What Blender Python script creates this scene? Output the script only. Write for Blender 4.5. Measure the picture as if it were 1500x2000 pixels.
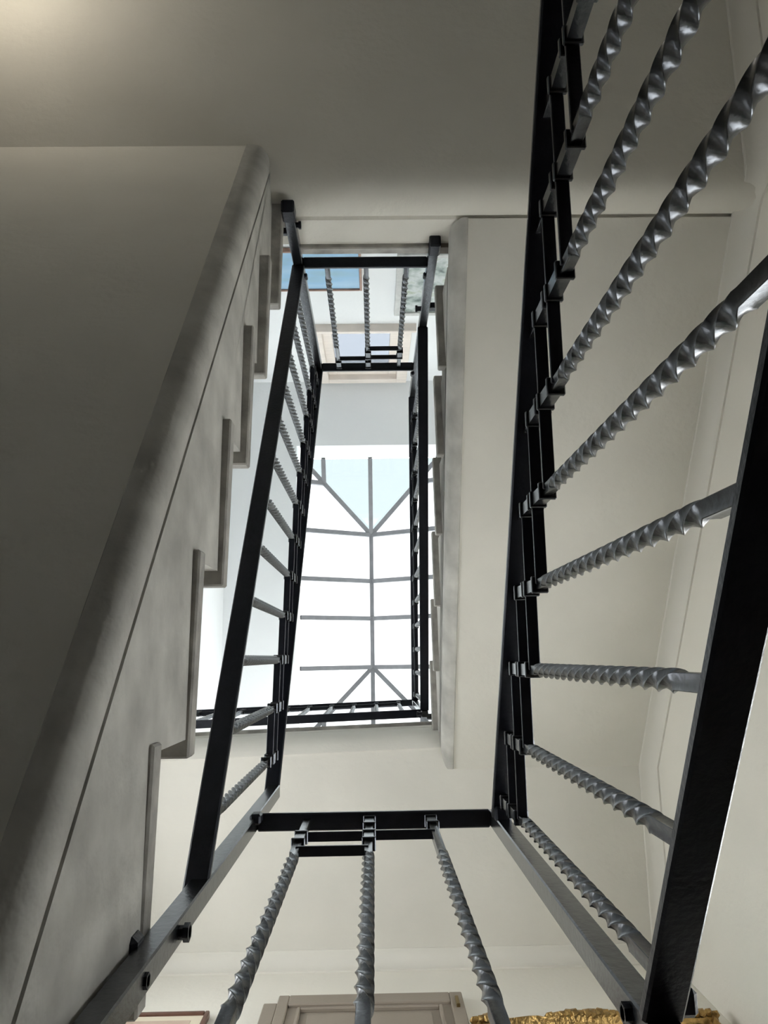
import bpy, bmesh, math, random
from mathutils import Vector, Matrix
random.seed(7)
for o in list(bpy.data.objects): bpy.data.objects.remove(o)
S = bpy.context.scene
COL = S.collection

# ------------------------------------------------------------------ camera
# camera stands at the origin inside the open eye of the stair and looks up the well;
# +X is to the right, +Y towards the landing with the door, Z is up
TILT, YAW, ROLL = .187, .0145, -.0127
_v = Vector((0, -math.sin(TILT), math.cos(TILT))); _u = Vector((0, -math.cos(TILT), -math.sin(TILT))); _x = Vector((1, 0, 0))
v2 = _v*math.cos(YAW) + _x*math.sin(YAW); x2 = _x*math.cos(YAW) - _v*math.sin(YAW)
x3 = x2*math.cos(ROLL) + _u*math.sin(ROLL); u3 = _u*math.cos(ROLL) - x2*math.sin(ROLL)
cd = bpy.data.cameras.new('camera'); cam = bpy.data.objects.new('camera', cd); COL.objects.link(cam)
cam.matrix_world = Matrix(((x3.x, u3.x, -v2.x, 0), (x3.y, u3.y, -v2.y, 0), (x3.z, u3.z, -v2.z, 0), (0, 0, 0, 1)))
cd.sensor_fit = 'HORIZONTAL'; cd.sensor_width = 36; cd.lens = 36.0; cd.clip_start = .01; cd.clip_end = 200
S.camera = cam

# ------------------------------------------------------------------ sky and exposure
W = bpy.data.worlds.new('sky'); S.world = W; W.use_nodes = True
bg = W.node_tree.nodes['Background']; bg.inputs[0].default_value = (1.0, .985, .965, 1); bg.inputs[1].default_value = 8.6
S.view_settings.view_transform = 'Standard'; S.view_settings.look = 'None'
S.view_settings.exposure = 0.0; S.view_settings.gamma = 1.0; S.view_settings.use_curve_mapping = False

# ------------------------------------------------------------------ materials
def mat(name, col, rough=.8, metal=0., var=0., vscale=6., bump=0., bscale=40., spec=.5, stretch=(1, 1, 1), detail=4):
    m = bpy.data.materials.new(name); m.use_nodes = True
    nt = m.node_tree; b = nt.nodes['Principled BSDF']
    b.inputs['Base Color'].default_value = (*col, 1); b.inputs['Roughness'].default_value = rough
    b.inputs['Metallic'].default_value = metal; b.inputs['Specular IOR Level'].default_value = spec
    tc = nt.nodes.new('ShaderNodeTexCoord'); mp = nt.nodes.new('ShaderNodeMapping'); mp.inputs['Scale'].default_value = stretch
    nt.links.new(tc.outputs['Object'], mp.inputs['Vector'])
    if var:
        n = nt.nodes.new('ShaderNodeTexNoise'); n.inputs['Scale'].default_value = vscale; n.inputs['Detail'].default_value = detail
        nt.links.new(mp.outputs[0], n.inputs['Vector'])
        r = nt.nodes.new('ShaderNodeValToRGB'); r.color_ramp.elements[0].position = .3; r.color_ramp.elements[1].position = .7
        r.color_ramp.elements[0].color = (*[max(0, c*(1-var)) for c in col], 1)
        r.color_ramp.elements[1].color = (*[min(1, c*(1+var)) for c in col], 1)
        nt.links.new(n.outputs['Fac'], r.inputs['Fac']); nt.links.new(r.outputs[0], b.inputs['Base Color'])
    if bump:
        n2 = nt.nodes.new('ShaderNodeTexNoise'); n2.inputs['Scale'].default_value = bscale; n2.inputs['Detail'].default_value = 3
        nt.links.new(mp.outputs[0], n2.inputs['Vector'])
        bp = nt.nodes.new('ShaderNodeBump'); bp.inputs['Strength'].default_value = bump; bp.inputs['Distance'].default_value = .01
        nt.links.new(n2.outputs['Fac'], bp.inputs['Height']); nt.links.new(bp.outputs[0], b.inputs['Normal'])
    return m

def glassy(name, tint, gloss=.06):
    m = bpy.data.materials.new(name); m.use_nodes = True; nt = m.node_tree
    nt.nodes.remove(nt.nodes['Principled BSDF']); out = nt.nodes['Material Output']
    t = nt.nodes.new('ShaderNodeBsdfTransparent'); t.inputs[0].default_value = (*tint, 1)
    g = nt.nodes.new('ShaderNodeBsdfGlossy'); g.inputs['Roughness'].default_value = .05
    mx = nt.nodes.new('ShaderNodeMixShader'); mx.inputs[0].default_value = gloss
    nt.links.new(t.outputs[0], mx.inputs[1]); nt.links.new(g.outputs[0], mx.inputs[2]); nt.links.new(mx.outputs[0], out.inputs[0])
    return m

def emis(name, col, s):
    m = bpy.data.materials.new(name); m.use_nodes = True
    b = m.node_tree.nodes['Principled BSDF']; b.inputs['Base Color'].default_value = (*col, 1)
    b.inputs['Emission Color'].default_value = (*col, 1); b.inputs['Emission Strength'].default_value = s
    return m

def canvas(name, cols, scale=3., stretch=(1, 1, 1), detail=5):
    m = bpy.data.materials.new(name); m.use_nodes = True; nt = m.node_tree; b = nt.nodes['Principled BSDF']
    b.inputs['Roughness'].default_value = .6
    tc = nt.nodes.new('ShaderNodeTexCoord'); mp = nt.nodes.new('ShaderNodeMapping'); mp.inputs['Scale'].default_value = stretch
    n = nt.nodes.new('ShaderNodeTexNoise'); n.inputs['Scale'].default_value = scale; n.inputs['Detail'].default_value = detail
    r = nt.nodes.new('ShaderNodeValToRGB'); els = r.color_ramp.elements
    while len(els) < len(cols): els.new(.5)
    for i, c in enumerate(cols): els[i].position = .3 + .4*i/(len(cols)-1); els[i].color = (*c, 1)
    nt.links.new(tc.outputs['Object'], mp.inputs['Vector']); nt.links.new(mp.outputs[0], n.inputs['Vector'])
    nt.links.new(n.outputs['Fac'], r.inputs['Fac']); nt.links.new(r.outputs[0], b.inputs['Base Color'])
    return m

M = dict(
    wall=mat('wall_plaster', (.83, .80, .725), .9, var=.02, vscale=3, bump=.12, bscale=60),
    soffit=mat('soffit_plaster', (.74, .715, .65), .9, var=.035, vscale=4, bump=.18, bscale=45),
    upper=mat('upper_white_plaster', (.82, .845, .86), .9, var=.015, vscale=3, bump=.08, bscale=50),
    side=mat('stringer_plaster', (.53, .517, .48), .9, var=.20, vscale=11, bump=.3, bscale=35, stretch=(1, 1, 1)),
    cove=mat('cornice_plaster', (.78, .755, .69), .85, var=.02, vscale=4, bump=.12, bscale=40),
    marble=mat('worn_marble', (.36, .345, .315), .55, var=.36, vscale=16, bump=.2, bscale=60, detail=8),
    iron=mat('wrought_iron', (.078, .083, .092), .25, metal=.92, var=.2, vscale=60, bump=.05, bscale=120),
    railiron=mat('painted_iron', (.012, .014, .022), .36, metal=.5, var=.2, vscale=50, bump=.1, bscale=150),
    steel=mat('skylight_steel', (.20, .205, .22), .6, metal=.2, var=.1, vscale=20),
    floor=mat('terrazzo_floor', (.16, .135, .11), .45, var=.15, vscale=30),
    taupe=mat('taupe_door_paint', (.30, .255, .21), .5, var=.03, vscale=8, bump=.05, bscale=90),
    palewood=mat('pale_wood', (.80, .73, .67), .5, var=.08, vscale=8, stretch=(1, 1, 8)),
    whitepaint=mat('white_paint', (.85, .85, .84), .5),
    brownwood=mat('brown_wood', (.115, .05, .032), .4, var=.2, vscale=20),
    redwood=mat('reddish_wood', (.36, .22, .17), .45, var=.15, vscale=20),
    matboard=mat('cream_mat', (.78, .70, .55), .85, var=.03),
    gold=mat('gilt', (.42, .27, .10), .36, metal=.85, var=.45, vscale=45, bump=.6, bscale=70),
    greyframe=mat('grey_frame', (.55, .56, .55), .6, var=.1, vscale=30),
    brass=mat('dark_brass', (.25, .18, .08), .35, metal=.9),
    glass=glassy('skylight_glass', (.27, .30, .31), .05), blueglass=glassy('blue_frosted_glass', (.100, .121, .127), .05),
    winglass=glassy('window_glass', (.29, .31, .335), .08),
    clearglass=glassy('clear_glass', (.95, .97, .98), .06),
    lamp=emis('lamp_glass', (1.0, .90, .75), 15),
    sky_canvas=canvas('blue_canvas', ((.30, .47, .55), (.30, .52, .74), (.42, .62, .80)), 2.5, (1, 1, 3)),
    leaf_canvas=canvas('foliage_canvas', ((.12, .16, .15), (.38, .44, .42), (.58, .62, .62), (.35, .42, .30)), 14),
    teal_canvas=canvas('teal_canvas', ((.12, .20, .16), (.22, .34, .30), (.32, .36, .20)), 5),
    print_canvas=canvas('faded_print', ((.45, .30, .24), (.62, .50, .40), (.70, .62, .50)), 6),
)

# ------------------------------------------------------------------ helpers
def tag(o, label=None, cat=None, group=None, kind=None):
    if label: o['label'] = label
    if cat: o['category'] = cat
    if group: o['group'] = group
    if kind: o['kind'] = kind
    return o

def empty(name, loc=(0, 0, 0)):
    o = bpy.data.objects.new(name, None); COL.objects.link(o); o.location = loc; o.empty_display_size = .05
    return o

def attach(o, parent):
    if parent is not None:
        o.parent = parent
        p = parent; off = Vector()
        while p is not None: off += p.location; p = p.parent
        if o.type == 'MESH' and not o.get('_local'):
            o.location = -off
    return o

def obj(name, bm, m, parent=None, smooth=False):
    me = bpy.data.meshes.new(name)
    bmesh.ops.recalc_face_normals(bm, faces=bm.faces[:])
    if smooth:
        for e in bm.edges: e.smooth = not (len(e.link_faces) == 2 and e.calc_face_angle() > .75)
    bm.to_mesh(me); bm.free(); me.materials.append(M[m] if isinstance(m, str) else m)
    if smooth: me.polygons.foreach_set('use_smooth', [True]*len(me.polygons))
    o = bpy.data.objects.new(name, me); COL.objects.link(o)
    return attach(o, parent)

def link(name, me, loc, parent, rot=None):
    o = bpy.data.objects.new(name, me); COL.objects.link(o); o.parent = parent
    off = Vector(); p = parent
    while p is not None: off += p.location; p = p.parent
    o.location = Vector(loc) - off
    if rot: o.rotation_euler = rot
    return o

def hexa(bm, pts, bev=0.):
    """8 corner points: 4 of one end face, 4 of the other, same order"""
    vs = [bm.verts.new(p) for p in pts]
    fs = [(0, 1, 2, 3), (7, 6, 5, 4), (0, 4, 5, 1), (1, 5, 6, 2), (2, 6, 7, 3), (3, 7, 4, 0)]
    faces = [bm.faces.new([vs[i] for i in f]) for f in fs]
    if bev:
        es = list({e for f in faces for e in f.edges})
        bmesh.ops.bevel(bm, geom=es, offset=bev, segments=1, affect='EDGES', profile=.5)

def box(bm, lo, hi, bev=0.):
    x0, y0, z0 = lo; x1, y1, z1 = hi
    hexa(bm, [(x0, y0, z0), (x1, y0, z0), (x1, y1, z0), (x0, y1, z0), (x0, y0, z1), (x1, y0, z1), (x1, y1, z1), (x0, y1, z1)], bev)

def beam(bm, p0, p1, w, h, side=None, bev=0.):
    """bar from p0 to p1, w across the horizontal side direction, h across the other"""
    p0 = Vector(p0); p1 = Vector(p1); a = (p1-p0).normalized()
    if side is None:
        side = a.cross(Vector((0, 0, 1)))
        if side.length < 1e-4: side = Vector((1, 0, 0))
    s = Vector(side); s = (s - a*s.dot(a)).normalized(); t = s.cross(a)
    q = [(-1, -1), (1, -1), (1, 1), (-1, 1)]
    hexa(bm, [p + s*(i*w/2) + t*(j*h/2) for p in (p0, p1) for i, j in q], bev)

def prism(bm, poly0, poly1):
    """two matching polygons joined into a solid (ends capped)"""
    a = [bm.verts.new(p) for p in poly0]; b = [bm.verts.new(p) for p in poly1]; n = len(a)
    bm.faces.new(a); bm.faces.new(b[::-1])
    for i in range(n):
        j = (i+1) % n; bm.faces.new((a[i], b[i], b[j], a[j]))

def cyl(bm, p0, p1, r, n=8):
    p0 = Vector(p0); p1 = Vector(p1); a = (p1-p0).normalized()
    s = a.orthogonal().normalized(); t = a.cross(s)
    ring = lambda p: [p + (s*math.cos(2*math.pi*i/n) + t*math.sin(2*math.pi*i/n))*r for i in range(n)]
    prism(bm, ring(p0), ring(p1))

def B(name, m, parent, lo, hi, bev=0.):
    bm = bmesh.new(); box(bm, lo, hi, bev); return obj(name, bm, m, parent)

def bar(name, m, parent, p0, p1, w, h, side=None, bev=0.):
    bm = bmesh.new(); beam(bm, p0, p1, w, h, side, bev); return obj(name, bm, m, parent)

# ------------------------------------------------------------------ key levels of the stairwell
ZG, ZL, ZA, ZB, ZC, ZT = -2.26, -.82, .62, 2.06, 3.27, 5.33     # ground, lower landing, landings, ceiling
XW0, XW1, YB_W, YA_W = -1.04, 1.04, -1.98, 1.08                  # inner wall faces
SOF_B, SOF_C = 1.80, 3.00
YB_E = -1.155                                                    # edge of landing B
XL = lambda y: -.2586 - .0266*y                                  # tread ends of the left flight
XR = lambda y: .2155 + .013*y                                    # tread ends of the upper right flight
RISE, GO = .18, .258
YL0, ZL0 = .3935, .98
NOS1 = lambda y: ZL0 + (YL0 - y)*RISE/GO

# ------------------------------------------------------------------ setting
T = .15
def wall(name, boxes, m='wall'):
    bm = bmesh.new()
    for lo, hi in boxes: box(bm, lo, hi)
    return tag(obj(name, bm, m), kind='structure')

ZTOP = 5.68
# unseen windows added to light the stair: lower right flight, left wall, top landing
WY0, WY1, WZ0, WZ1 = -.06, .86, 1.15, 1.94
wr = wall('wall_right', [((XW1, YB_W-T, ZG), (XW1+T, WY0, ZT+.1)), ((XW1, WY1, ZG), (XW1+T, YA_W+T, ZT+.1)),
                         ((XW1, WY0, ZG), (XW1+T, WY1, WZ0)), ((XW1, WY0, WZ1), (XW1+T, WY1, ZT+.1))])
UY0, UY1, UZ0, UZ1 = .14, .80, 1.45, 2.66  # added opening out of view, lights the door landing
wl = wall('wall_left', [((XW0-T, YB_W-T, ZG), (XW0, UY0, ZT+.1)), ((XW0-T, UY1, ZG), (XW0, YA_W+T, ZT+.1)),
                        ((XW0-T, UY0, ZG), (XW0, UY1, UZ0)), ((XW0-T, UY0, UZ1), (XW0, UY1, ZT+.1))], 'upper')
VX0, VX1, VZ0, VZ1 = -.75, .75, 3.85, 5.15  # added opening out of view, brightens the top storey
wf = wall('wall_front', [((XW0, YA_W, ZG), (VX0, YA_W+T, ZT+.1)), ((VX1, YA_W, ZG), (XW1, YA_W+T, ZT+.1)),
                         ((VX0, YA_W, ZG), (VX1, YA_W+T, VZ0)), ((VX0, YA_W, VZ1), (VX1, YA_W+T, ZT+.1))])
# back wall with the high window
HX0, HX1, HZ0, HZ1 = -.345, .228, 4.43, 5.27
wb = wall('wall_back', [((XW0, YB_W-T, ZG), (HX0, YB_W, ZT)), ((HX1, YB_W-T, ZG), (XW1, YB_W, ZT)),
                        ((HX0, YB_W-T, ZG), (HX1, YB_W, HZ0)), ((HX0, YB_W-T, HZ1), (HX1, YB_W, ZT))], 'upper')
fl = wall('floor', [((XW0-T, YB_W-T, ZG-.1), (XW1+T, YA_W+T, ZG))], 'floor')
SX0, SX1, SY0, SY1 = -.541, .509, -1.498, .606                      # skylight opening
cl = wall('ceiling', [((XW0, YB_W, ZT), (SX0, YA_W, ZT+.1)), ((SX1, YB_W, ZT), (XW1, YA_W, ZT+.1)), ((SX0, SY1, ZT), (SX1, YA_W, ZT+.1)), ((SX0, YB_W, ZT), (SX1, SY0, ZT+.1))], 'upper')

# skylight ----------------------------------------------------------
sk = tag(empty('skylight', ((SX0+SX1)/2, (SY0+SY1)/2, ZTOP)), 'hipped glass skylight with slim grey steel bars at the top of the stairwell', 'skylight')
bm = bmesh.new()
box(bm, (SX0-.12, SY0-.12, ZT+.1), (SX0, SY1+.12, ZTOP)); box(bm, (SX1, SY0-.12, ZT+.1), (SX1+.12, SY1+.12, ZTOP))
box(bm, (SX0, SY1, ZT+.1), (SX1, SY1+.12, ZTOP)); box(bm, (SX0, SY0-.12, ZT+.1), (SX1, SY0, ZTOP))
obj('curb', bm, 'whitepaint', sk)
RX = (SX0+SX1)/2; RZ = 5.98; N1 = -.948; N2 = .072
c00, c10, c01, c11 = Vector((SX0, SY0, ZTOP)), Vector((SX1, SY0, ZTOP)), Vector((SX0, SY1, ZTOP)), Vector((SX1, SY1, ZTOP))
n1, n2 = Vector((RX, N1, RZ)), Vector((RX, N2, RZ))
def sbar(p0, p1, w=.032): bar('glazing_bar', 'steel', sk, p0, p1, w, .035)
up = Vector((0, 0, .012))
ridge_y = [N1, -.584, -.296, N2]
for a, b in ((n1, n2), (c00, n1), (c10, n1), (c01, n2), (c11, n2)): sbar(a, b)
sbar((RX, SY0, ZTOP), n1); sbar((RX, SY1, ZTOP), n2)
for y in ridge_y:
    sbar((SX0, y, ZTOP), (RX, y, RZ)); sbar((SX1, y, ZTOP), (RX, y, RZ))
J = .32   # jack bars part way up each hip
jk = []
for c, n in ((c00, n1), (c10, n1), (c01, n2), (c11, n2)):
    j = c.lerp(n, J); jk.append(j)
    sbar((j.x, c.y, ZTOP), j); sbar((c.x, j.y, ZTOP), j)
def pane(pts, m='glass'):
    bm = bmesh.new(); bm.faces.new([bm.verts.new(Vector(p)+Vector((0, 0, .03))) for p in pts]); obj('pane', bm, m, sk)
for sx, xs in ((0, SX0), (1, SX1)):
    ca, cb = (c00, c01) if sx == 0 else (c10, c11); ja, jb = jk[0+sx], jk[2+sx]
    for y0, y1 in zip(ridge_y[:-1], ridge_y[1:]):
        pane([(xs, y0, ZTOP), (xs, y1, ZTOP), (RX, y1, RZ), (RX, y0, RZ)])
    pane([ca, (xs, ja.y, ZTOP), ja]); pane([(xs, ja.y, ZTOP), (xs, N1, ZTOP), n1, ja])
    pane([cb, (xs, jb.y, ZTOP), jb]); pane([(xs, jb.y, ZTOP), (xs, N2, ZTOP), n2, jb])
    pane([ca, (ja.x, SY0, ZTOP), ja], 'blueglass'); pane([(ja.x, SY0, ZTOP), (RX, SY0, ZTOP), n1, ja], 'blueglass')
    pane([cb, (jb.x, SY1, ZTOP), jb]); pane([(jb.x, SY1, ZTOP), (RX, SY1, ZTOP), n2, jb])

# high window on the back wall ---------------------------------------
w1 = tag(empty('window_1', ((HX0+HX1)/2, YB_W, HZ0)), kind='structure')
def frame4(name, m, parent, x0, x1, z0, z1, y0, y1, t, bev=.003):
    for lo, hi in (((x0, y0, z0), (x0+t, y1, z1)), ((x1-t, y0, z0), (x1, y1, z1)), ((x0+t, y0, z0), (x1-t, y1, z0+t)), ((x0+t, y0, z1-t), (x1-t, y1, z1))):
        B(name, m, parent, lo, hi, bev)
frame4('window_casing', 'palewood', w1, HX0-.03, HX1+.025, HZ0-.06, HZ1+.04, YB_W-.04, YB_W+.022, .072)
frame4('window_frame', 'palewood', w1, HX0+.04, HX1-.045, HZ0+.012, HZ1-.03, YB_W-.07, YB_W-.02, .06)
B('window_sill', 'palewood', w1, (HX0-.06, YB_W-.02, HZ0-.085), (HX1+.05, YB_W+.05, HZ0-.06), .004)
B('pane', 'winglass', w1, (HX0+.09, YB_W-.052, HZ0+.06), (HX1-.09, YB_W-.046, HZ1-.08))

def fill_window(name, F, a0, a1, z0, z1, n):
    """unseen window added to let in fill daylight; F(u, d, z) maps (along wall, depth into wall, height)"""
    w = tag(empty(name, F((a0+a1)/2, 0, z0)), kind='structure')
    def piece(nm, m, u0, u1, zz0, zz1, d0, d1):
        p, q = F(u0, d0, zz0), F(u1, d1, zz1)
        B(nm, m, w, tuple(min(a, b) for a, b in zip(p, q)), tuple(max(a, b) for a, b in zip(p, q)), 0 if nm == 'pane' else .003)
    t = .045
    piece('window_frame', 'whitepaint', a0, a0+t, z0, z1, .03, .09); piece('window_frame', 'whitepaint', a1-t, a1, z0, z1, .03, .09)
    piece('window_frame', 'whitepaint', a0+t, a1-t, z0, z0+t, .03, .09); piece('window_frame', 'whitepaint', a0+t, a1-t, z1-t, z1, .03, .09)
    st = (a1-a0-2*t)/n
    for i in range(n):
        u = a0+t+i*st
        if i: piece('mullion', 'whitepaint', u-.015, u+.015, z0+t, z1-t, .04, .08)
        piece('pane', 'clearglass', u+(.015 if i else 0), u+st-(.015 if i < n-1 else 0), z0+t, z1-t, .058, .062)
fill_window('fill_window_2', lambda u, d, z: (XW1+d, u, z), WY0, WY1, WZ0, WZ1, 2)
fill_window('fill_window_4', lambda u, d, z: (XW0-d, u, z), UY0, UY1, UZ0, UZ1, 2)
fill_window('fill_window_3', lambda u, d, z: (u, YA_W+d, z), VX0, VX1, VZ0, VZ1, 3)

# ------------------------------------------------------------------ cornices
def cove_profile(n=6, a=.05, b=.06):
    """(away from wall, below ceiling) points of a concave cove with a small bead on the wall side"""
    pts = [(-.004, -.004), (a+.004, -.004), (a+.004, .004), (a, .006)]
    for i in range(n+1):
        t = i/n*math.pi/2
        pts.append((a - a*math.sin(t)*.92, .006 + (b-.006) - (b-.006)*math.cos(t) if False else .006 + (b-.008)*(1-math.cos(t))))
    pts += [(.006, b), (-.004, b)]
    return pts
def cove(n, axis, stations, wallco, sgn):
    """cove swept along axis through (coordinate, ceiling z) stations"""
    pr = cove_profile(); bm = bmesh.new(); rows = []
    for c, z in stations:
        rows.append([bm.verts.new((wallco + sgn*d, c, z-h) if axis == 'y' else (c, wallco + sgn*d, z-h)) for d, h in pr])
    m = len(pr)
    for a, b in zip(rows[:-1], rows[1:]):
        for i in range(m): bm.faces.new((a[i], a[(i+1) % m], b[(i+1) % m], b[i]))
    bm.faces.new(rows[0]); bm.faces.new(rows[-1][::-1])
    return tag(obj('trim_%d' % n, bm, 'cove', None, True), kind='structure')
SOF2 = lambda y: 2.71 + .70*y                                    # underside of the upper right flight
YS2 = (SOF_C - 2.71)/.70
cove(1, 'y', [(YB_W, SOF_B), (-1.25, SOF_B), (-1.215, SOF_B+.012), (-1.192, SOF_B+.045), (-1.178, SOF_B+.08), (-1.16, SOF2(-1.16)), (YS2, SOF_C), (YA_W, SOF_C)], XW1, -1)
cove(2, 'x', [(XW0, SOF_C), (XW1, SOF_C)], YA_W, -1)

# ------------------------------------------------------------------ landings
def landing_B():
    t = tag(empty('landing', (0, YB_E, ZB)), 'plastered stair landing with dark underside and thin marble edge below the framed pictures', 'landing')
    prof = [(YB_W, ZB-.035), (YB_W, SOF_B), (-1.27, SOF_B), (-1.225, SOF_B+.004), (-1.20, SOF_B+.016), (-1.184, SOF_B+.036), (-1.174, SOF_B+.062),
            (-1.171, SOF_B+.088), (-1.178, SOF_B+.094), (-1.178, SOF_B+.100), (-1.170, SOF_B+.106), (-1.168, ZB-.035)]
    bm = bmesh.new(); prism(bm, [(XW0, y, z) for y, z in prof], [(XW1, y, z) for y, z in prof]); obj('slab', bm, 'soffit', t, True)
    B('marble_edge', 'marble', t, (XL(YB_E)+.0, YB_E-.30, ZB-.034), (XR(YB_E), YB_E, ZB), .003)
    B('paving', 'floor', t, (XW0, YB_W, ZB-.034), (XW1, YB_E-.30, ZB))
    B('paving', 'floor', t, (XR(YB_E), YB_E-.30, ZB-.034), (XW1, YB_E, ZB))
    return t
landing_B()
CE = lambda x: .262 - .03*(x-.21)                                # edge of the top landing
def landing_C():
    t = tag(empty('landing', (0, .3, ZC)), 'plastered top landing with pale underside and rounded edge under the skylight', 'landing')
    def prof(x):
        e = CE(x)
        return [(YA_W, ZC-.035), (YA_W, SOF_C), (e+.125, SOF_C), (e+.085, SOF_C+.006), (e+.075, SOF_C+.0), (e+.045, SOF_C+.014), (e+.02, SOF_C+.05), (e+.012, SOF_C+.10),
                (e+.014, SOF_C+.15), (e+.022, SOF_C+.156), (e+.022, SOF_C+.164), (e+.014, SOF_C+.17), (e+.012, ZC-.035)]
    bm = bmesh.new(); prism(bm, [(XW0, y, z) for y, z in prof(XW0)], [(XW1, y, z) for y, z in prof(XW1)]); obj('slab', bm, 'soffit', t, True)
    bm = bmesh.new(); hexa(bm, [(XW0, CE(XW0), ZC-.034), (XW1, CE(XW1), ZC-.034), (XW1, YA_W, ZC-.034), (XW0, YA_W, ZC-.034),
                                (XW0, CE(XW0), ZC), (XW1, CE(XW1), ZC), (XW1, YA_W, ZC), (XW0, YA_W, ZC)])
    obj('marble_paving', bm, 'marble', t)
landing_C()
def landing_A():
    t = tag(empty('landing', (0, .35, ZA)), 'landing floor in front of the taupe door and gilt picture frame', 'landing')
    bm = bmesh.new(); box(bm, (-.255, .37, ZA-.26), (XW1-.002, YA_W-.002, ZA-.03)); box(bm, (XW0+.002, .705, ZA-.26), (-.255, YA_W-.002, ZA-.03)); obj('slab', bm, 'soffit', t)
    B('paving', 'floor', t, (-.24, .35, ZA-.03), (XW1-.002, YA_W-.002, ZA)); B('paving', 'floor', t, (XW0+.002, .69, ZA-.03), (-.24, YA_W-.002, ZA))
landing_A()
t = tag(empty('landing', (0, YB_E, ZL)), 'lower half landing under the dark ceiling with the warm wall lamp', 'landing')
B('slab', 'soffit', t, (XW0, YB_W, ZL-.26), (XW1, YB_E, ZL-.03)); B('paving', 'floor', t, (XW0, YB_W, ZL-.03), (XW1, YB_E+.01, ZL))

# ------------------------------------------------------------------ flights
def flight(label, treads, xe, xw, sgn, sofline, go, rise, yend0, yend1, over=.032, drop=.065, inner=.04, sx=None, xo=None, tm='marble'):
    """treads: list of (front y, top z); sgn +1 climbs towards -Y, -1 towards +Y; xe(y) tread end; xw wall x; sofline(y) soffit height"""
    out = 1 if xw > 0 else -1
    t = tag(empty('stair_flight', (xw*.6, treads[0][0], treads[0][1]-rise)), label, 'staircase')
    th, nos = .036, .026
    for y, z in treads:
        y0, y1 = y, y - sgn*(go+.038)
        bm = bmesh.new()
        hexa(bm, [(xe(y0), y0, z-th), (xw, y0, z-th), (xw, y1, z-th), (xe(y1), y1, z-th), (xe(y0), y0, z), (xw, y0, z), (xw, y1, z), (xe(y1), y1, z)], .003)
        obj('tread', bm, tm, t)
    # stringer body: sawtooth above, parallel line below
    sx = sx or (lambda y: xe(y) + out*over)
    xo = xo or (lambda y: sx(y) + out*inner)
    pts = []
    y, z = treads[0]; pts.append((y - sgn*nos, max(sofline(y - sgn*nos)+drop, z-rise-.05)))
    for i, (y, z) in enumerate(treads):
        pts.append((y - sgn*nos, z-th))
        yn = treads[i+1][0] - sgn*nos if i+1 < len(treads) else yend1
        pts.append((yn, z-th))
    low = [(yend1, sofline(yend1)+drop), (pts[0][0], sofline(pts[0][0])+drop)]
    poly = pts + low
    # drop doubled points
    q = []
    for p in poly:
        if not q or (abs(p[0]-q[-1][0])+abs(p[1]-q[-1][1])) > 1e-4: q.append(p)
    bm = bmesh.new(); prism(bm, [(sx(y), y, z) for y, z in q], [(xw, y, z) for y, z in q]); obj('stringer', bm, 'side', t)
    # soffit slab
    so = [(yend0, sofline(yend0)), (yend1, sofline(yend1)), (yend1, sofline(yend1)+drop+.02), (yend0, sofline(yend0)+drop+.02)]
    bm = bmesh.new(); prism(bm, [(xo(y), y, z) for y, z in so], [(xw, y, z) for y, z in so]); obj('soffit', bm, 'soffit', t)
    # rounded edge moulding between side and soffit
    def prof(y):
        s0 = sx(y)+out*.002; inner = abs(xo(y)-sx(y)); zl = sofline(y); P = []
        P.append((s0+out*.012, zl+drop+.012)); P.append((s0+out*.008, zl+drop)); P.append((s0, zl+drop-.004))
        n = 8
        for i in range(n+1):
            a = i/n*math.pi/2
            P.append((s0 + out*(inner-.004)*(1-math.cos(a)) - out*.004*math.sin(2*a), zl + (drop-.008)*(1-math.sin(a)) - .002 + (-.006)*math.sin(a)))
        P.append((s0+out*(inner+.002), zl+.004)); P.append((s0+out*(inner+.012), zl+.02)); P.append((s0+out*(inner+.012), zl+drop+.012))
        return [(x, y, z) for x, z in P]
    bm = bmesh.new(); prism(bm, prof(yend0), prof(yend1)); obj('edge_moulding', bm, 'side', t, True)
    return t
tr1 = [(YL0 - k*GO, ZL0 + k*RISE) for k in range(-1, 6)]
SOF1 = lambda y: .77 - .78*y
flight('left stair flight seen from below with worn marble treads, shadowed sloping underside', tr1, XL, XW0+.002, 1, SOF1, GO, RISE, .68, -1.32,
       sx=lambda y: -.2675 - .0085*(y-.13), xo=lambda y: -.302 + .012*y)
R2 = (ZC-ZB)/7; G2 = .2285
tr2 = [(-1.127 + G2*j, ZB + R2*(j+1)) for j in range(6)]
flight('upper right stair flight with pale sloping underside rising to the top landing', tr2, XR, XW1-.002, -1, SOF2, G2, R2, -1.165, YS2, over=.022, drop=.10, inner=.045)
X1 = lambda y: .268
tr0 = [(.35 - .25*j - .25, ZA - .18*(j+1)) for j in range(6, -1, -1)]
flight('lower right stair flight behind the twisted iron railing nearest the camera', tr0, X1, XW1-.002, -1, lambda y: ZA - .62 + .72*(y-.1), .25, .18, -1.14, .365, tm='floor')

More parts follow.
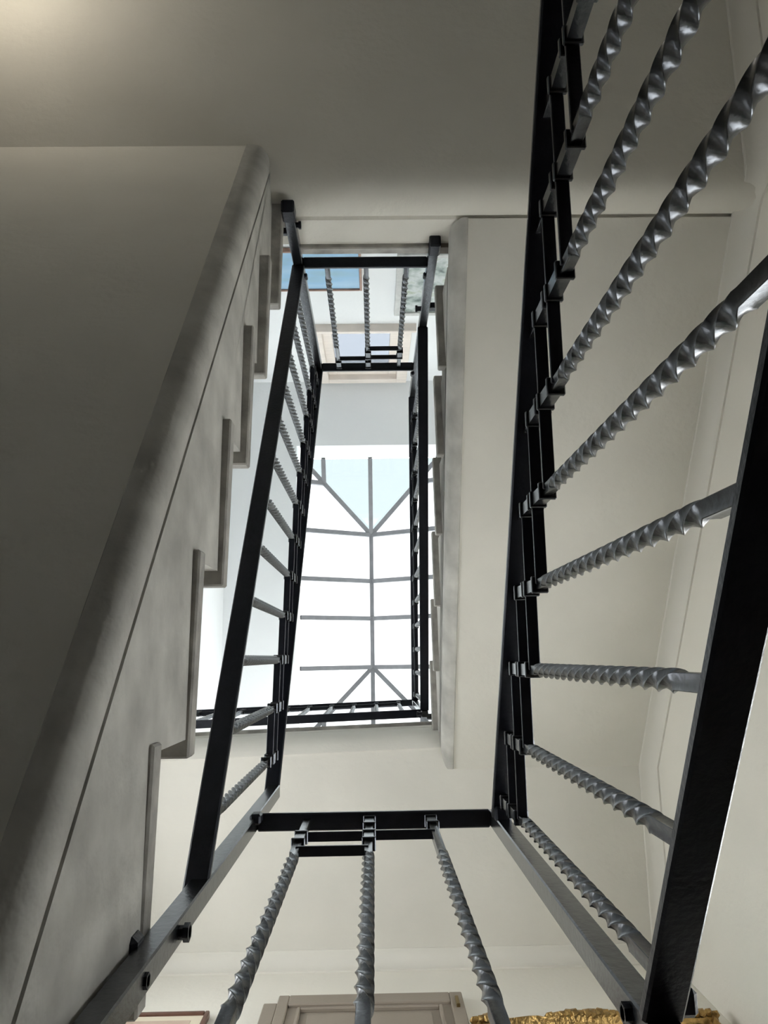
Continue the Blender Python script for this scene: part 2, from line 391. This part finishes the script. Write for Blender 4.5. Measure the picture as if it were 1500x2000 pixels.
# ------------------------------------------------------------------ railings
def twist_mesh(name, L, s=.0142, bot=.075, top=.20, q=16, per=8, hand=-1):
    """twisted square bar from z=0 to z=L with plain ends"""
    bm = bmesh.new(); h = s/2; c = h*.91
    sec = []
    for k in range(4):
        a = k*math.pi/2; R = lambda x, y: (x*math.cos(a)-y*math.sin(a), x*math.sin(a)+y*math.cos(a))
        sec += [R(h, -c), R(h*.86, 0), R(h, c)]
    z0, z1 = bot, L-top; n = q*per; lv = [(0, 0, 1), (z0, 0, 1)]
    for i in range(1, n): lv.append((z0 + (z1-z0)*i/n, hand*q*math.pi/2*i/n, 1.07))
    lv += [(z1, hand*q*math.pi/2, 1), (L, hand*q*math.pi/2, 1)]
    rings = []
    for z, a, k in lv:
        ca, sa = math.cos(a)*k, math.sin(a)*k
        rings.append([bm.verts.new((x*ca-y*sa, x*sa+y*ca, z)) for x, y in sec])
    m = len(sec)
    for r0, r1 in zip(rings[:-1], rings[1:]):
        for i in range(m): bm.faces.new((r0[i], r0[(i+1) % m], r1[(i+1) % m], r1[i]))
    bm.faces.new(rings[0][::-1]); bm.faces.new(rings[-1])
    me = bpy.data.meshes.new(name); bmesh.ops.recalc_face_normals(bm, faces=bm.faces[:])
    for e in bm.edges:
        if len(e.link_faces) == 2 and e.calc_face_angle() > .9: e.smooth = False
    for f in bm.faces: f.smooth = True
    bm.to_mesh(me); bm.free(); me.materials.append(M['iron']); return me

def collar_mesh(h, w=.0175):
    bm = bmesh.new(); e = w/2
    box(bm, (-e, -e, .004), (e, e, h-.004)); f = e+.0035
    box(bm, (-f, -f, 0), (f, f, .007), .0015); box(bm, (-f, -f, h-.007), (f, f, h), .0015)
    me = bpy.data.meshes.new('collar'); bmesh.ops.recalc_face_normals(bm, faces=bm.faces[:]); bm.to_mesh(me); bm.free(); me.materials.append(M['iron']); return me

PW = .028   # post width
def post(parent, x, y, z0, z1, w=PW, d=.03):
    return B('post', 'iron', parent, (x-w/2, y-d/2, z0), (x+w/2, y+d/2, z1), .002)
def bolt(parent, p0, p1, r=.0085):
    bm = bmesh.new(); cyl(bm, p0, p1, r, 6); a = Vector(p0); b = Vector(p1); d = (b-a).normalized()
    cyl(bm, b-d*.007, b, r*1.35, 6); return obj('bolt', bm, 'railiron', parent)
def knuckle(parent, c, s=(.026, .026, .02)):
    return B('knuckle', 'railiron', parent, tuple(c[i]-s[i]/2 for i in range(3)), tuple(c[i]+s[i]/2 for i in range(3)), .004)

HT = .012
def sloped_railing(label, pa, pb, zb0, zb1, zt0, zt1, ys, drop=.045, hand=-1, group=None, hw=.036):
    """railing between plan points pa (low end) and pb (high end); ys: baluster y, ordered going up"""
    t = tag(empty('stair_railing', (pa[0], pa[1], zb0)), label, 'railing')
    L = pb[1]-pa[1]
    P = lambda y, z0, z1: Vector((pa[0] + (pb[0]-pa[0])*(y-pa[1])/L, y, z0 + (z1-z0)*(y-pa[1])/L))
    side = (1, 0, 0)
    bar('bottom_rail', 'railiron', t, P(pa[1], zb0, zb1), P(pb[1], zb0, zb1), hw, HT, side, .0025)
    bar('handrail', 'railiron', t, P(pa[1], zt0, zt1), P(pb[1], zt0, zt1), hw, HT, side, .0025)
    dz = abs((zt1-zt0)/L*(ys[1]-ys[0]))
    Lb = (zt0+zt1)/2 - (zb0+zb1)/2 - HT
    me = twist_mesh('baluster', Lb, top=drop+2*dz+.03, hand=hand); cm = collar_mesh(dz-.012)
    lev = []
    for y in ys:
        p = P(y, zb0, zb1); zt = P(y, zt0, zt1).z - HT/2; z0 = p.z + HT/2
        k = (zt-z0)/Lb
        b = link('baluster', me, (p.x, p.y, z0), t); b.scale = (1, 1, k)
        a = zt - drop; lev.append((p, a))
        for n in (0, 1):
            c = link('collar', cm, (p.x, p.y, a - (n+1)*dz + .010), b); c.location = (0, 0, (a - (n+1)*dz + .010 - z0)/k); c.scale = (1, 1, 1/k)
    for (p, a), (q, a2) in zip(lev[:-1], lev[1:]):
        for k in (0, 1):
            z = a - k*dz
            bar('cross_bar', 'railiron', t, (p.x, p.y, z), (q.x, q.y, z), .017, .006, side, .001)
    # short bars running on from the lowest and the highest baluster to the posts
    (p, a), (q, a2) = lev[0], lev[-1]
    s = 1 if L > 0 else -1
    return t, lev, dz

def flat_railing(label, pa, pb, zb, zt, xs, collars, bars, hand=-1, top=.24, hw=.034):
    t = tag(empty('stair_railing', (pa[0], pa[1], zb)), label, 'railing')
    P = lambda x, z: Vector((x, pa[1] + (pb[1]-pa[1])*(x-pa[0])/(pb[0]-pa[0]), z))
    side = (0, 1, 0)
    bar('bottom_rail', 'railiron', t, P(pa[0], zb), P(pb[0], zb), hw, HT, side, .0025)
    bar('handrail', 'railiron', t, P(pa[0], zt), P(pb[0], zt), hw, HT, side, .0025)
    me = twist_mesh('baluster', zt-zb-HT, top=top, hand=hand); cm = collar_mesh(.066)
    bs = []
    for i, x in enumerate(xs):
        p = P(x, zb); b = link('baluster', me, (p.x, p.y, zb+HT/2), t); bs.append(b)
        for z in collars[i]: link('collar', cm, (p.x, p.y, z), b)
    for i, j, z in bars:
        bar('cross_bar', 'railiron', t, P(xs[i], z), P(xs[j], z), .017, .006, side, .001)
    return t

AL, AR = (-.2515, .32), (.2405, .32)
BL, BR = (-.2115, -1.155), (.184, -1.155)
CR, CL = (.206, .233), (XW0, .272)

# lower right flight railing (nearest the camera)
tR1, lv, dz = sloped_railing('near iron railing with large twisted balusters along the right flight', (.2405, -1.13), (.2405, .306), .72-.655*1.45, .722, 1.58-.65*1.45, 1.572,
    [.266 - .122*i for i in range(11, -1, -1)])
post(tR1, AR[0], AR[1], .56, 1.636)
post(tR1, .2405, -1.145, -.75, .70)
knuckle(tR1, (.2405, .298, 1.548), (.03, .028, .03)); knuckle(tR1, (.262, .305, .755), (.04, .024, .026)); bolt(tR1, (.245, .32, .765), (.220, .32, .765), .007)
# landing A railing
tA = flat_railing('iron landing railing with three twisted balusters in front of the taupe door', (AL[0]+PW/2, AL[1]), (AR[0]-PW/2, AR[1]), .70, 1.625, (-.138, -.0145, .107),
    [[1.424], [1.424, 1.548], [1.548]], [(0, 1, 1.490), (1, 2, 1.494), (0, 1, 1.383)], top=.27)
knuckle(tA, (AL[0]+.014, AL[1]-.012, 1.603), (.022, .02, .034))
# left flight railing
tL, lv, dz = sloped_railing('iron railing of the left flight climbing from the door landing', (AL[0]-.006, AL[1]+.006), (BL[0], BL[1]+.012), 1.164, 2.104, 1.985, 2.935,
    [.235 - .1165*i for i in range(12)], drop=.045)
post(tL, AL[0], AL[1], .50, 1.99)
bolt(tL, (AL[0], AL[1], 1.00), (AL[0]+.026, AL[1], 1.00), .008); bolt(tL, (AL[0], AL[1], .86), (AL[0]+.017, AL[1], .86), .006)
bar('bracket', 'railiron', tL, (AL[0]-.01, AL[1]+.0, .922), (XL(.32)-.02, AL[1], .922), .05, .034, (0, 1, 0), .006)
post(tL, BL[0], BL[1], 1.86, 2.952); B('post_foot', 'railiron', tL, (BL[0]-.017, BL[1]-.018, 1.81), (BL[0]+.017, BL[1]+.018, 1.866), .004)
bolt(tL, (BL[0], BL[1], 1.905), (BL[0]+.027, BL[1], 1.905), .008)
bar('bracket', 'railiron', tL, (BL[0]-.01, BL[1]+.004, 1.93), (XL(BL[1])-.036, BL[1]+.004, 1.93), .018, .018, (0, 1, 0), .003)
# landing B railing
tB = flat_railing('iron landing railing with three twisted balusters in front of the framed pictures', (BL[0]+PW/2, BL[1]), (BR[0]-PW/2, BR[1]), 2.108, 2.945, (-.128, -.011, .111),
    [[2.868], [2.868, 2.772], [2.772]], [(0, 1, 2.853), (1, 2, 2.842), (1, 2, 2.756)], top=.20)
knuckle(tB, (BL[0]+.018, BL[1]+.014, 2.165), (.008, .014, .03)); knuckle(tB, (BR[0]-.018, BR[1]+.014, 2.165), (.008, .014, .03)); knuckle(tB, (BR[0]-.015, BR[1]+.016, 2.985), (.016, .016, .03))
# upper right flight railing
tR2, lv, dz = sloped_railing('iron railing of the upper right flight below the skylight', (BR[0], BR[1]+.012), (CR[0], CR[1]-.012), 2.538, 3.316, 3.278, 4.085,
    [-1.03 + .1105*i for i in range(12)], drop=.04)
post(tR2, BR[0], BR[1], 2.03, 3.292); B('post_foot', 'railiron', tR2, (BR[0]-.014, BR[1]-.018, 1.985), (BR[0]+.018, BR[1]+.018, 2.045), .004)
bolt(tR2, (BR[0], BR[1], 2.42), (BR[0]-.032, BR[1], 2.42), .009)
bar('bracket', 'railiron', tR2, (BR[0]+.01, BR[1], 2.405), (XR(BR[1])+.03, BR[1], 2.405), .02, .03, (0, 1, 0), .003)
# top landing railing across to the left wall
n = 11; xs = [.118 - .113*i for i in range(10)]
tC = flat_railing('long iron railing of the top landing running to the left wall', CL, (CR[0]-PW/2, CR[1]), 3.316, 4.09, xs, [[4.0] for _ in xs], [(i, i+1, 4.03 - .035*(i % 2)) for i in range(len(xs)-1)], top=.16)
post(tC, CR[0], CR[1], 3.27, 4.10, .026, .026); bolt(tC, (CR[0]-.004, CR[1], 3.285), (CR[0]-.034, CR[1], 3.285), .009)
bar('bracket', 'iron', tC, (CR[0]+.005, CR[1]+.01, 3.285), (.262, CR[1]+.01, 3.285), .022, .024, (0, 1, 0), .003)

# ------------------------------------------------------------------ door and pictures on the front wall
d1 = tag(empty('door_1', (-.05, YA_W, ZA)), kind='structure')
yw = YA_W
B('door_leaf', 'taupe', d1, (-.29, yw-.022, ZA), (.225, yw-.002, 2.62), .002)
B('casing', 'taupe', d1, (-.360, yw-.026, ZA), (-.316, yw, 2.642), .003); B('casing', 'taupe', d1, (-.316, yw-.032, ZA), (-.282, yw, 2.682), .003)
B('casing', 'taupe', d1, (.222, yw-.032, ZA), (.262, yw, 2.682), .003); B('casing', 'taupe', d1, (-.282, yw-.032, 2.615), (.222, yw, 2.682), .003)
for a, bz in ((1.75, 2.592), (ZA+.15, 1.62)):
    x0, x1 = -.252, .195
    for lo, hi in (((x0, 0, a), (x0+.012, 0, bz)), ((x1-.012, 0, a), (x1, 0, bz)), ((x0+.012, 0, a), (x1-.012, 0, a+.012)), ((x0+.012, 0, bz-.012), (x1-.012, 0, bz))):
        B('panel_moulding', 'taupe', d1, (lo[0], yw-.034, lo[2]), (hi[0], yw-.02, hi[2]), .003)
    B('panel', 'taupe', d1, (x0+.035, yw-.028, a+.035), (x1-.035, yw-.02, bz-.035), .003)
for z in (2.60, 1.6, .85): B('hinge', 'brass', d1, (.236, yw-.042, z-.03), (.247, yw-.03, z+.03), .002)
bm = bmesh.new(); cyl(bm, (-.265, yw-.02, 1.62), (-.265, yw-.075, 1.62), .009, 8); cyl(bm, (-.268, yw-.07, 1.62), (-.16, yw-.07, 1.62), .008, 8); obj('handle', bm, 'brass', d1)

def picture(label, x0, x1, z0, z1, y, s, fw, fm, cm, depth=.025, mat_w=0.):
    """flat framed picture on a wall at y; s = direction the picture faces along Y"""
    t = tag(empty('framed_picture', ((x0+x1)/2, y, z0)), label, 'picture')
    ys = sorted((y + s*.001, y + s*depth)); yb = sorted((y + s*.001, y + s*depth*.6))
    for lo, hi in (((x0, z0), (x0+fw, z1)), ((x1-fw, z0), (x1, z1)), ((x0+fw, z0), (x1-fw, z0+fw)), ((x0+fw, z1-fw), (x1-fw, z1))):
        B('frame', fm, t, (lo[0], ys[0], lo[1]), (hi[0], ys[1], hi[1]), .003)
    B('mat_board' if mat_w else 'canvas', 'matboard' if mat_w else cm, t, (x0+fw, yb[0], z0+fw), (x1-fw, yb[1], z1-fw))
    if mat_w:
        k = sorted((y + s*depth*.6, y + s*(depth*.6+.002)))
        B('print', cm, t, (x0+fw+mat_w, k[0], z0+fw+mat_w), (x1-fw-mat_w, k[1], z1-fw-mat_w))
    return t
picture('dark brown framed print with cream mat on the wall beside the taupe door', -.97, -.52, 2.25, 2.612, YA_W, -1, .014, 'brownwood', 'print_canvas', .022, .034)
picture('blue landscape picture in thin reddish wood frame below the high window', -.56, -.043, 3.46, 3.876, YB_W, 1, .013, 'redwood', 'sky_canvas')
picture('grey foliage picture in wide pale grey frame beside the right railing post', .138, .50, 3.50, 4.19, YB_W, 1, .034, 'greyframe', 'leaf_canvas')

def gilt():
    x0, x1, z0, z1, y = .272, .985, 1.90, 2.485, YA_W
    t = tag(empty('framed_picture', ((x0+x1)/2, y, z0)), 'ornate carved gilt frame around a dark green painting in the corner', 'picture')
    R = random.Random(3); fw = .036
    def carved(a, b, n, horizontal):
        bm = bmesh.new(); rows = []
        for i in range(n+1):
            u = a + (b-a)*i/n; row = []
            for (w, dp) in ((0, .004), (0, .024), (.2, .034), (.45, .044), (.7, .030), (.85, .036), (1, .026), (1, .004)):
                jit = (R.random()-.5)*.006 if 0 < i < n else 0
                row.append((u, w, dp + jit, (R.random()-.5)*.005 if w == 0 else 0))
            rows.append(row)
        return bm, rows
    def side(kind):
        n = 26
        if kind in 'tb': a, b = x0, x1
        else: a, b = z0+fw*.9, z1-fw*.9
        bm, rows = carved(a, b, n, kind in 'tb'); V = []
        for row in rows:
            r = []
            for u, w, dp, j in row:
                if kind == 't': p = (u, y-dp, z1 - w*fw + j)
                elif kind == 'b': p = (u, y-dp, z0 + w*fw + j)
                elif kind == 'l': p = (x0 + w*fw + j, y-dp, u)
                else: p = (x1 - w*fw + j, y-dp, u)
                r.append(bm.verts.new(p))
            V.append(r)
        for r0, r1 in zip(V[:-1], V[1:]):
            for i in range(len(r0)-1): bm.faces.new((r0[i], r0[i+1], r1[i+1], r1[i]))
        bm.faces.new(V[0]); bm.faces.new(V[-1][::-1])
        obj('frame', bm, 'gold', t)
    for k in 'tblr': side(k)
    B('canvas', 'teal_canvas', t, (x0+fw*.8, y-.022, z0+fw*.8), (x1-fw*.8, y-.004, z1-fw*.8))
    def ornament(cx, cz, wdt, hgt, n):
        bm = bmesh.new()
        for i in range(n):
            u = -1 + 2*i/(n-1); r = hgt*(.35+.65*(1-u*u))*(.85+.3*R.random())
            mtx = Matrix.Translation((cx + u*wdt/2, y-.036-.008*R.random(), cz + r*.35)) @ Matrix.Diagonal((wdt/n*1.0, .014, r*.6, 1)) @ Matrix.Rotation(R.random(), 4, 'Y')
            bmesh.ops.create_icosphere(bm, subdivisions=1, radius=1, matrix=mtx)
        obj('carved_ornament', bm, 'gold', t)
    ornament((x0+x1)/2, z1-.014, .26, .040, 15)
    for cx in (x0+.05, x1-.05):
        ornament(cx, z1-.024, .09, .032, 6); ornament(cx, z0+.01, .09, .04, 6)
gilt()

# ------------------------------------------------------------------ wall lamp on the lower landing
lp = tag(empty('wall_lamp', (XW0, -1.80, 1.42)), 'warm glowing glass wall lamp on the lower landing beneath the dark ceiling', 'lamp')
bm = bmesh.new(); cyl(bm, (XW0, -1.80, 1.42), (XW0+.015, -1.80, 1.42), .05, 20); obj('back_plate', bm, 'brass', lp)
bm = bmesh.new(); cyl(bm, (XW0+.012, -1.80, 1.42), (XW0+.09, -1.80, 1.42), .008, 10); cyl(bm, (XW0+.09, -1.80, 1.41), (XW0+.09, -1.80, 1.46), .018, 12); obj('arm', bm, 'brass', lp)
bm = bmesh.new(); bmesh.ops.create_uvsphere(bm, u_segments=20, v_segments=12, radius=.055, matrix=Matrix.Translation((XW0+.09, -1.80, 1.51))); obj('glass_globe', bm, 'lamp', lp, True)
